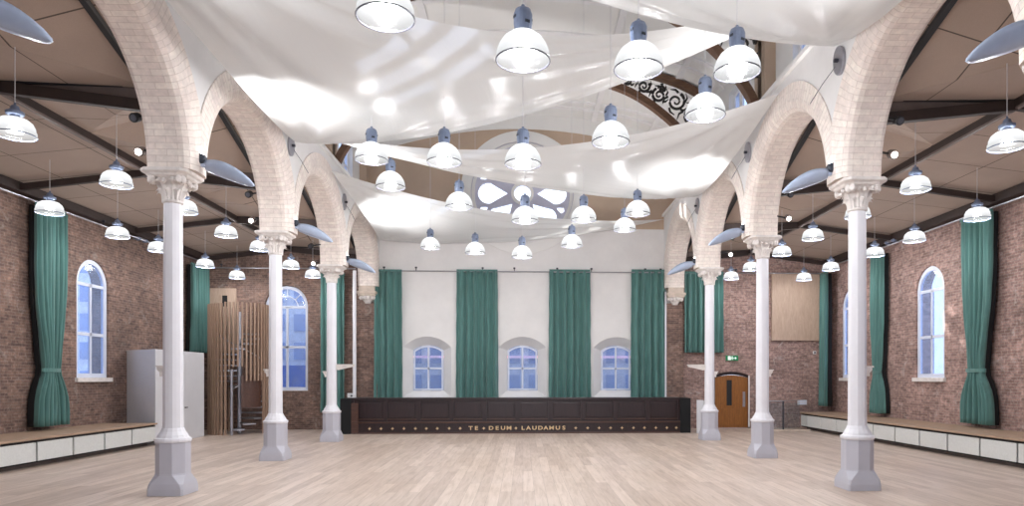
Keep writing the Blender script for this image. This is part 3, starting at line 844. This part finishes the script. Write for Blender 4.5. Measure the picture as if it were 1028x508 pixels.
# ------------------------------------------------------------------ curtains
def curtain(name_label, c, w, zt, zb, along='x', folds=7, pinch=None, amp=.085, lining=0, group=None, grow=1.0, seed=0):
    e = empty('curtain', c, 0 if along == 'x' else PI/2, label=name_label, cat='curtain', group=group)
    rnd = random.Random(seed); ph = [rnd.random()*6 for _ in range(5)]
    def surf(name, mat, off, shift, wmul=1):
        m = MB(); nu, nv = folds*10, 30; V = []
        for j in range(nv+1):
            t = j/nv; z = zt+(zb-zt)*t; row = []
            wd = w*(1+(grow-1)*t)
            am = amp*(.75+.6*t)
            if pinch:
                d = (z-pinch)
                k = 1-.52*math.exp(-(d/(.5 if d < 0 else 1.4))**2)
                wd *= k; am *= (1-.3*math.exp(-(d/.2)**2))
            for i in range(nu+1):
                u = i/nu
                x = (u-.5)*wd*wmul+.012*sin(6*z+u*20)*.5
                y = am*sin(2*PI*folds*u+ph[0]+.5*sin(5*u+ph[1])+.25*sin(z*1.3+ph[3]))+.35*am*sin(2*PI*folds*1.73*u+ph[2])
                row.append(m.bm.verts.new((x+shift, y+off, z)))
            V.append(row)
        for A, B in zip(V, V[1:]):
            for i in range(nu): m.bm.faces.new((A[i], A[i+1], B[i+1], B[i]))
        return m.build(name, mat, e, smooth=True, solid=.01, fix=False)
    surf('drape', 'curtain', 0, 0)
    if lining: surf('lining', 'lining', .14*(1 if along == 'x' else lining), 0 if along == 'x' else -.03, .9)
    m = MB(); m.box(-w/2, w/2, -.03, .03, zt-.02, zt+.06); m.build('header_tape', 'curtain', e)
    if pinch:
        m = MB(); pp = [(w*.30*cos(2*PI*k/20), amp*1.3*sin(2*PI*k/20), pinch) for k in range(21)]
        for p, q_ in zip(pp, pp[1:]): m.bar(p, q_, .015, .1)
        m.build('tie_back', 'curtain', e)
    return e
# on the white back wall
for px0, px1, lb in ((376, 403.5, 'leftmost, beside the left pier'), (458.5, 499.5, 'left of the central window'), (551.5, 592.5, 'right of the central window'), (634, 668, 'rightmost, beside the right pier')):
    a = at(px0, 272, y=26.72); b = at(px1, 272, y=26.72)
    curtain('full-length green curtain on the white back wall, '+lb, ((a.x+b.x)/2, 26.72, 0), b.x-a.x, a.z, .5, folds=max(4, int((b.x-a.x)*4)), group='back wall curtains', grow=1.05, seed=int(px0))
# aisle ends of the back wall
for px0, px1, yt, yb, lb in ((322, 346, 276, 414, 'long green curtain behind the farthest left column'), (687, 726, 274, 354, 'short green curtain high behind the farthest right column')):
    yy = 26.66; a = at(px0, yt, y=yy); b = at(px1, yt, y=yy); zb = at(px0, yb, y=yy).z
    curtain(lb, ((a.x+b.x)/2, yy, 0), b.x-a.x, a.z, zb, folds=max(4, int((b.x-a.x)*5)), seed=int(px0)+1)
# along the side walls
for sgn, y, zt, zb, pin, lb, wd in ((-1, 18.0, 6.3, .78, 2.2, 'tied green curtain on the left brick wall before its window', 1.08), (1, 17.65, 6.3, .78, 2.2, 'tied green curtain nearest on the right brick wall, above the bench', 1.25),
                                (1, 22.75, 6.2, .8, 2.2, 'tied green curtain second along the right wall, beside the first column', .72), (-1, 26.05, 6.15, 2.95, 0, 'green half-length curtain in the far left corner above white cupboard', 1.3),
                                (1, 26.35, 6.1, .9, 0, 'narrow green curtain in the far right corner beside the plywood panel', .55)):
    curtain(lb, (sgn*(11.85 if y > 26.2 else 12.05), y, 0), wd, zt, zb, along='y', folds=7 if wd > .9 else 4, pinch=pin, amp=.075, lining=-sgn*0+(-1 if sgn > 0 else 1), seed=int(y*3), grow=1.0)
# rails
def rail(label, p, q_, drops):
    e = empty('curtain_rail', label=label, cat='curtain rail', group='curtain rails')
    m = MB(); m.tube([p, q_], .022, 8); m.build('rail', 'steel', e)
    for d in drops:
        c = Vector(p).lerp(Vector(q_), d); m = MB(); m.bar(c, c+Vector((0, .05, .14)) if abs(p[1]-q_[1]) < 1 else c+Vector((0, 0, .13)), .03, .03); m.box(c.x-.04, c.x+.04, c.y-.03, c.y+.03, c.z+.1, c.z+.16); m.build('rail_bracket', 'rim', e)
rail('thin steel curtain rail across the white back wall', (-5.6, 26.72, 6.16), (5.6, 26.72, 6.16), (.02, .13, .36, .47, .62, .74, .93, .985))
rail('thin steel rail across the left aisle end wall', (-12.1, 26.66, 6.22), (-6.45, 26.66, 6.22), (.1, .5, .85))
rail('thin steel rail across the right aisle end wall', (6.45, 26.66, 6.16), (12.1, 26.66, 6.16), (.1, .35, .85))
rail('thin steel curtain rail along the left brick wall', (-12.05, WEST+.2, 6.38), (-12.05, 26.5, 6.38), (.3, .5, .66, .8, .92))
rail('thin steel curtain rail along the right brick wall', (12.05, WEST+.2, 6.38), (12.05, 26.5, 6.38), (.3, .5, .66, .8, .92))
# tie-back hooks/pipes below the side curtains are omitted; small twin emergency lights on the rails
for sgn, (px, py), side in ((-1, (142, 240), 'left'), (1, (894, 242), 'right')):
    p = at(px, py, x=sgn*12.1)
    e = empty('twin_floodlight', p, label='small grey twin floodlight on the %s wall rail' % side, cat='floodlight', group='twin floodlights')
    m = MB(); m.box(-.05, .05, -.25, .25, -.03, .03); m.bar((0, 0, 0), (sgn*.25, 0, 0), .04, .04); m.build('body', 'steel', e)
    for s in (-1, 1): m = MB(); m.lathe([(.04, -.06), (.09, -.02), (.09, .03)], 10, c=(0, s*.2, -.02)); m.build('lamp_head', 'housing', e)

# ------------------------------------------------------------------ heating benches along the walls
def bench(sgn, y0, y1, label):
    e = empty('heating_bench', label=label, cat='bench')
    xf = sgn*10.88; xb = sgn*(SX-.005)
    m = MB(); m.box(min(xf-sgn*.05, xb), max(xf-sgn*.05, xb), y0, y1, .62, .67); m.build('bench_top', 'benchtop', e, bevel=.004)
    m = MB(); m.box(min(xf+sgn*.04, xb), max(xf+sgn*.04, xb), y0+.02, y1-.02, .10, .62); m.build('carcass', 'black', e)
    m = MB(); m.box(min(xf+sgn*.22, xb), max(xf+sgn*.22, xb), y0+.05, y1-.05, 0, .10); m.build('plinth', 'track', e)
    ys = []; y = 15.8
    while y > y0: y -= 1.24
    while y < y1-.1:
        a, b = max(y, y0)+.03, min(y+1.24, y1)-.03
        if b-a > .1:
            m = MB(); m.box(min(xf, xf+sgn*.035), max(xf, xf+sgn*.035), a, b, .14, .56)
            p = m.build('grille_panel', 'grille', e, bevel=.004)
        y += 1.24
    return e
bench(-1, 3.4, 20.76, 'long low plywood-topped bench with pale grille panels along left brick wall')
bench(1, 3.4, 26.3, 'long low plywood-topped bench with pale grille panels along right brick wall')

# white cupboard at the end of the left bench
e = empty('cupboard', label='tall white boxed cupboard at the far end of the left bench', cat='cupboard')
m = MB(); m.loft([[(-SX+.01, 21.85, z), (-10.92, 20.8, z), (-10.92, 23.9, z), (-SX+.01, 23.9, z)] for z in (0, 2.86)]); m.build('body', 'board', e, bevel=.006)
m = MB(); m.box(-10.925, -10.895, 22.1, 23.86, .04, 2.8); d = m.build('door', 'board', e, bevel=.004)
m = MB(); m.tube([(-10.88, 22.5, 1.05), (-10.85, 22.5, 1.05), (-10.85, 22.62, 1.05)], .015, 6); m.build('handle', 'black', d)

# ------------------------------------------------------------------ spiral stair with slatted drum
cx, cy, RD = -10.3, 25.3, 1.0
e = empty('spiral_staircase', (cx, cy, 0), label='spiral stair inside a tall round drum of vertical timber slats', cat='staircase')
n = 46
for k in range(n):
    a = -PI/2+2*PI*(k+.5)/n       # starts facing the camera
    da = (a+PI/2+PI) % (2*PI)-PI   # 0 = toward the camera, + = to the right
    z0 = 0.0
    if .02 < da < .55: z0 = 2.4                  # doorway
    elif .55 <= da < 1.25: z0 = 1.9
    if sin(a) > .82: continue
    m = MB(); T = Matrix.Rotation(a, 4, 'Z')
    m.box(RD-.036, RD+.036, -.026, .026, z0, 4.62+.04*(da > -.2), T=T); m.build('slat', 'slat', e)
m = MB(); m.tube([(0, 0, 0), (0, 0, 4.4)], .07, 12); m.build('centre_pole', 'steel', e)
for k in range(19):
    a0 = -PI/2+.1+k*.42; z = .15+k*.19
    m = MB(); pts_ = [(.06*cos(a0), .06*sin(a0)), (.93*cos(a0-.02), .93*sin(a0-.02)), (.93*cos(a0+.25), .93*sin(a0+.25)), (.93*cos(a0+.48), .93*sin(a0+.48)), (.06*cos(a0+.5), .06*sin(a0+.5))]
    m.loft([[(x, y, z) for x, y in pts_], [(x, y, z+.05) for x, y in pts_]]); m.build('tread', 'steel', e)
m = MB(); m.tube([(.14, -1.0, 0), (.14, -1.0, 2.3)], .045, 10); m.build('newel_post', 'steel', e)
m = MB(); pp = [(.92*cos(-PI/2+.45+j*.1), .92*sin(-PI/2+.45+j*.1)) for j in range(9)]; qq = [(x*.97, y*.97) for x, y in pp][::-1]
m.loft([[(x, y, .95) for x, y in pp+qq], [(x, y, 2.1) for x, y in pp+qq]]); m.build('balustrade_panel', 'darkoak2', e)
m = MB(); m.tube([(.88*cos(-PI/2+.1+j*.35), .88*sin(-PI/2+.1+j*.35), 1.6+j*.16) for j in range(14)], .022, 6); m.build('handrail', 'steel', e)

# plywood landing door high on the back wall
e = struct(empty('door_2', (-11.6, BACK-.06, 0)))
m = MB(); m.plate([(-.6, 3.0), (.55, 3.0), (.55, 5.45), (-.6, 5.45)], [[(.03, 4.75), (.24, 4.75), (.24, 5.18), (.03, 5.18)]], FX, -.05, .05); m.build('door_leaf', 'ply', e)
m = MB(); m.box(.03, .24, -.01, .02, 4.75, 5.18); m.build('glazed_panel', 'black', e)

# ------------------------------------------------------------------ oak door at right
e = struct(empty('door_1', (dc, BACK, 0)))
m = MB(); m.plate(arch_outline(0, 1.36, .01, 2.12, .13), [[(-.19, .9+.0), (.03, .9), (.03, 1.98-.06), (-.19, 1.98-.06)]], FX, .06, .12); dl = m.build('door_leaf', 'oak', e)
m = MB(); m.box(-.19, .03, .08, .10, .9, 1.92); m.build('glazed_panel', 'black', dl)
m = MB(); 
for u0, u1, v0, v1 in ((-.58, -.26, .95, 1.85), (.1, .48, .95, 1.85), (-.58, -.1, .12, .78), (-.02, .48, .12, .78)): m.box(u0, u1, .045, .062, v0, v1)
m.build('door_panel', 'oak', dl, bevel=.008)
m = MB(); m.box(.46, .56, .035, .06, .85, 1.45); m.build('push_plate', 'steel', dl)
m = MB(); o1 = arch_outline(0, 1.46, .001, 2.25, .16); o2 = arch_outline(0, 1.34, -.05, 2.13, .13)
m.plate([(p[0], max(p[1], 0)) for p in o1], [[(p[0], max(p[1], .004)) for p in o2]], FX, .02, .13); m.build('door_frame', 'darkoak', e)
m = MB(); o1 = arch_outline(0, 1.78, 0, 2.40, .2); o2 = arch_outline(0, 1.46, .003, 2.26, .16)
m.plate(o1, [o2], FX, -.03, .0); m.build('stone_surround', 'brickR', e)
m = MB(); m.box(.66, .71, -.05, -.03, .05, 2.1); m.build('edge_strip', 'white', e)

# exit sign
p = at(735, 359.5, y=BACK-.06)
e = empty('exit_sign', p, label='small green illuminated running-man exit sign above oak door', cat='exit sign')
m = MB(); m.box(-.25, .25, 0, .05, -.1, .1); m.build('sign_box', 'green', e, bevel=.006)
m = MB()
m.box(-.17, -.06, -.004, 0, -.075, .075)
for u0, v0, u1, v1 in ((.05, 0, .16, 0), (.12, .05, .17, 0), (.12, -.05, .17, 0)): m.bar((u0, -.004, v0), (u1, -.004, v1), .02, .01, (0, 1, 0))
m.lathe([(.001, 0), (.02, 0), (.02, .006), (.001, .006)], 10, T=Matrix.Translation((-.0, 0, .055)) @ Matrix.Rotation(PI/2, 4, 'X'))
for a, b in (((0, .035), (-.01, -.01)), ((-.01, -.01), (.03, -.035)), ((-.01, -.01), (-.035, -.04)), ((-.035, -.04), (-.05, -.07)), ((.03, -.035), (.025, -.075)), ((0, .025), (.035, 0)), ((0, .025), (-.04, .01))):
    m.bar((a[0], -.004, a[1]), (b[0], -.004, b[1]), .014, .008, (0, 1, 0))
m.build('pictogram', 'signwhite', e)

# plywood panel on the right aisle end wall
a = at(775, 275, y=BACK-.1); b = at(822.5, 342, y=BACK-.1)
m = MB(); m.box(a.x, b.x, BACK-.1, BACK-.002, b.z, a.z); o = m.build('plywood_panel', 'ply', bevel=.004)
tag(o, 'large square pale plywood panel high on right aisle end wall', 'panel')
# small fittings
def plate_thing(name, px, py, w, h, mat, label, cat, yy=BACK-.05, d=.05):
    p = at(px, py, y=yy); e = empty(name, p, label=label, cat=cat)
    m = MB(); m.box(-w/2, w/2, 0, d, -h/2, h/2); m.build('back_box', mat, e, bevel=.01)
    return e
e = plate_thing('socket_plate', 805.5, 404, .38, .2, 'board', 'small pale twin socket plate on brick end wall above the right bench end', 'socket')
m = MB(); 
for s in (-1, 1): m.box(-.16, .16, -.01, 0, s*.05-.03, s*.05+.03)
m.build('cover', 'winframe', e)
e = plate_thing('alarm_box', 818, 354, .12, .12, 'white', 'tiny white alarm sounder on brick wall under the plywood panel', 'alarm')
m = MB(); m.lathe([(.01, 0), (.04, 0), (.03, .03), (.01, .03)], 10, T=Matrix.Rotation(PI/2, 4, 'X')); m.build('sounder', 'rim', e)

# glass balustrade of the stair well beside the right bench
e = empty('balustrade', label='low glass balustrade with steel posts at right aisle end', cat='balustrade')
for (xa, ya), (xb, yb) in (((8.95, 25.3), (9.78, 25.3)), ((9.82, 25.32), (10.8, 26.2))):
    m = MB(); m.bar((xa, ya, .56), (xb, yb, .56), .015, 1.0); m.build('glass_pane', 'cleargl', e)
for x, y in ((8.95, 25.3), (9.8, 25.3)):
    m = MB(); m.bar((x, y, 0), (x, y, 1.12), .05, .05); m.build('post', 'rim', e)
m = MB(); m.tube([(8.95, 25.3, 1.13), (9.8, 25.3, 1.13)], .022, 8); m.tube([(9.8, 25.3, 1.13), (10.8, 26.2, 1.13)], .012, 8); m.build('handrail', 'steel', e)
m = MB(); m.bar((8.95, 25.3, .03), (9.8, 25.3, .03), .06, .06); m.bar((9.8, 25.3, .03), (10.85, 25.35, .03), .06, .06); m.build('kerb', 'stone', e)

# ------------------------------------------------------------------ panelled oak pew front with gilded lettering
PY = 24.7
xa = at(353, 434, y=PY).x; xb = at(682.5, 434, y=PY).x
e = empty('panelled_pew', ((xa+xb)/2, PY, 0), label='long dark oak panelled pew front lettered in gold across the nave end', cat='pew')
W = (xb-xa)/2
m = MB(); m.box(-W, W, .06, .5, .0, 1.2); m.build('body', 'darkoak', e)
m = MB(); m.box(-W-.02, W+.02, -.02, .56, 1.2, 1.29); m.build('top_rail', 'darkoak', e, bevel=.015)
np_ = 10; pw = 2*W/np_
for k in range(np_):
    u = -W+pw*(k+.5)
    m = MB(); m.box(u-pw/2+.12, u+pw/2-.12, .035, .065, .58, 1.1); p = m.build('panel', 'darkoak', e, bevel=.015)
    m = MB()
    m.box(u-pw/2+.08, u+pw/2-.08, .02, .06, .50, .53)
    m.build('panel_moulding', 'darkoak2', p)
for k in range(np_+1):
    u = -W+pw*k; m = MB(); m.box(max(-W, u-.07), min(W, u+.07), .02, .06, .46, 1.2); m.build('stile', 'darkoak', e)
m = MB(); m.box(-W, W, -.10, .08, .38, .43); m.build('ledge', 'darkoak2', e, bevel=.012)
m = MB(); m.box(-W, W, -.05, .07, .04, .38); m.build('frieze', 'darkoak', e)
m = MB(); m.box(-W, W, -.09, .08, 0, .05); m.build('foot_moulding', 'darkoak2', e, bevel=.01)
for s in (-1, 1):
    m = MB(); m.box(min(s*W, s*(W+.38)), max(s*W, s*(W+.38)), -.1, .9, 0, 1.27); m.build('end_post', 'lining', e, bevel=.01)
m = MB(); m.box(-W, -W+.25, -.07, -.05, .05, 1.1); m.build('end_stile', 'darkoak2', e)
# lettering
def glyph_obj(ch, px, h, name='letter'):
    cu = bpy.data.curves.new('t', 'FONT'); cu.body = ch; cu.size = h*1.4; cu.extrude = .006; cu.align_x = 'CENTER'; cu.offset = .004
    to = bpy.data.objects.new('t', cu); COL.objects.link(to)
    bpy.context.view_layer.update()
    me = bpy.data.meshes.new_from_object(to); bpy.data.objects.remove(to)
    return me
z_l = .135
letters = [('T', 472.5), ('E', 478.2), ('D', 493), ('E', 499), ('U', 505), ('M', 511), ('L', 525), ('A', 530.5), ('U', 536.5), ('D', 542.5), ('A', 548), ('M', 553.7), ('U', 560), ('S', 566)]
for ch, px in letters:
    me = glyph_obj(ch, px, .135); me.materials.clear(); me.materials.append(M['gold'])
    o = bpy.data.objects.new('gilded_letter', me); COL.objects.link(o); o.parent = e
    p = at(px, 430, y=PY-.06); o.location = (p.x-(xa+xb)/2, -.055, z_l); o.rotation_euler = (PI/2, 0, 0); o.scale = (1.3, 1, 1)
m = MB(); R1, R2 = .06, .026
m.plate([((R1 if k % 2 == 0 else R2)*cos(PI/4*k), (R1 if k % 2 == 0 else R2)*sin(PI/4*k)) for k in range(8)], [], FX, 0, -.012)
st = m.build('gilded_star', 'gold', e); first_star = True
for px in [371, 382.5, 394, 405.5, 417, 428, 439, 451, 462, 485.7, 518, 578, 590, 601.5, 613, 624.5, 636, 647, 658.5, 669.5, 679]:
    o = st if first_star else st.copy()
    if not first_star: COL.objects.link(o)
    first_star = False
    p = at(px, 430, y=PY-.06); o.location = (p.x-(xa+xb)/2, -.05, z_l+.055)

# white board beside the pew's right end
m = MB(); m.box(-.12, .12, -.02, .02, 0, 1.2); m.box(.10, .14, -.45, .02, 0, 1.18)
o = m.build('white_board', 'board', bevel=.004); o.location = (6.42, 24.5, 0)
tag(o, 'upright white board standing beside the right end of dark pew', 'board')
# service pipe with box
e = empty('service_pipe', (-6.42, 26.35, 0), label='vertical pale service pipe with switch box beside the left pier', cat='pipe')
m = MB(); m.tube([(0, 0, 1.35), (0, 0, 6.1)], .07, 10); m.build('pipe', 'ironwhite', e)
m = MB(); m.box(-.26, .06, -.05, .05, 1.2, 1.42); bx = m.build('switch_box', 'board', e, bevel=.01)
m = MB(); m.lathe([(.01, 0), (.04, 0), (.03, .03), (.01, .03)], 10, T=Matrix.Translation((-.1, -.05, 1.32)) @ Matrix.Rotation(PI/2, 4, 'X')); m.build('knob', 'rim', bx)
m = MB(); m.tube([(0, 0, 0), (0, 0, 5.4)], .035, 8); o = m.build('downpipe', 'ironwhite'); o.location = (5.62, 26.66, 0.001)
tag(o, 'slim pale vertical pipe beside the right pier on back wall', 'pipe')

# ------------------------------------------------------------------ outside
def building(x0, x1, y, h, mat, label, cols, rows, strip=False):
    e = empty('building', ((x0+x1)/2, y, -4), label=label, cat='building')
    w = (x1-x0)/2
    m = MB(); m.box(-w, w, 0, 6, 0, h); m.build('wall', mat, e)
    for i in range(cols):
        for j in range(rows):
            u = -w+(i+.5)*2*w/cols; v = 1+(j+.5)*(h-1)/rows
            m = MB(); m.box(u-w/cols*.55, u+w/cols*.55, -.06, .02, v-(h/rows)*.28, v+(h/rows)*.28); m.build('window', 'outdark', e)
    if strip:
        m = MB(); m.box(-w*.95, w*.95, -.15, -.05, 6.9, 7.0); m.build('light_strip', 'outpink', e)
building(-7, 8, 31, 11.8, 'outside', 'bluish building seen through the small back windows', 17, 8, True)
building(-24, -8.5, 34.5, 16.5, 'outside', 'pale building with dark windows seen through left arched window', 15, 11)
m = MB(); m.box(-12.6, -9.6, 33, 33.3, -.5, 2.6); o = m.build('hoarding', 'blueboard'); tag(o, 'bright blue hoarding outside low in the left arched window', 'hoarding')
m = MB(); m.box(-90, 90, -90, 120, -4.4, -4.2); struct(m.build('ground', paint('outside_ground', rgb(190, 190, 192), .9)))

e = empty('building', (-21, 8, -4), label='long pale building added beyond the left windows to keep low sun out', cat='building')
m = MB(); m.box(-6, 0, -20, 24, 0, 14.2); m.build('wall', 'outside', e)  # block added and sized to keep sun out of the left aisle windows
for j in range(10):
    for k in range(3):
        m = MB(); m.box(-.02, .06, -18+j*4.2, -16+j*4.2, 2+k*4, 4.4+k*4); m.build('window', 'outdark', e)
sun = bpy.data.lights.new('sun', 'SUN'); sun.energy = 5; sun.angle = .012; sun.color = (1, .95, .88)
so = bpy.data.objects.new('sun', sun); COL.objects.link(so); so.rotation_euler = Vector((1, -.68, -.52)).to_track_quat('-Z', 'Y').to_euler()
# ------------------------------------------------------------------ world and settings
w = bpy.data.worlds.new('world'); SC.world = w; w.use_nodes = True
nt = w.node_tree; bg = nt.nodes['Background']
tc = N(nt, 'ShaderNodeTexCoord'); sp_ = N(nt, 'ShaderNodeSeparateXYZ'); L(nt, tc.outputs['Generated'], sp_.inputs[0])
L(nt, ramp(nt, sp_.outputs[2], [(0, (.74, .81, .97, 1)), (.35, (.88, .92, .99, 1))]), bg.inputs['Color'])
bg.inputs['Strength'].default_value = 2.2
for a in 'a':
    SC.view_settings.view_transform = 'Standard'; SC.view_settings.look = 'None'
    SC.view_settings.gamma = 1; SC.view_settings.exposure = 0.14; SC.view_settings.use_curve_mapping = False
SC.cycles.use_denoising = True
SC.cycles.max_bounces = 10; SC.cycles.transparent_max_bounces = 16; SC.cycles.diffuse_bounces = 6
SC.cycles.sample_clamp_indirect = 6
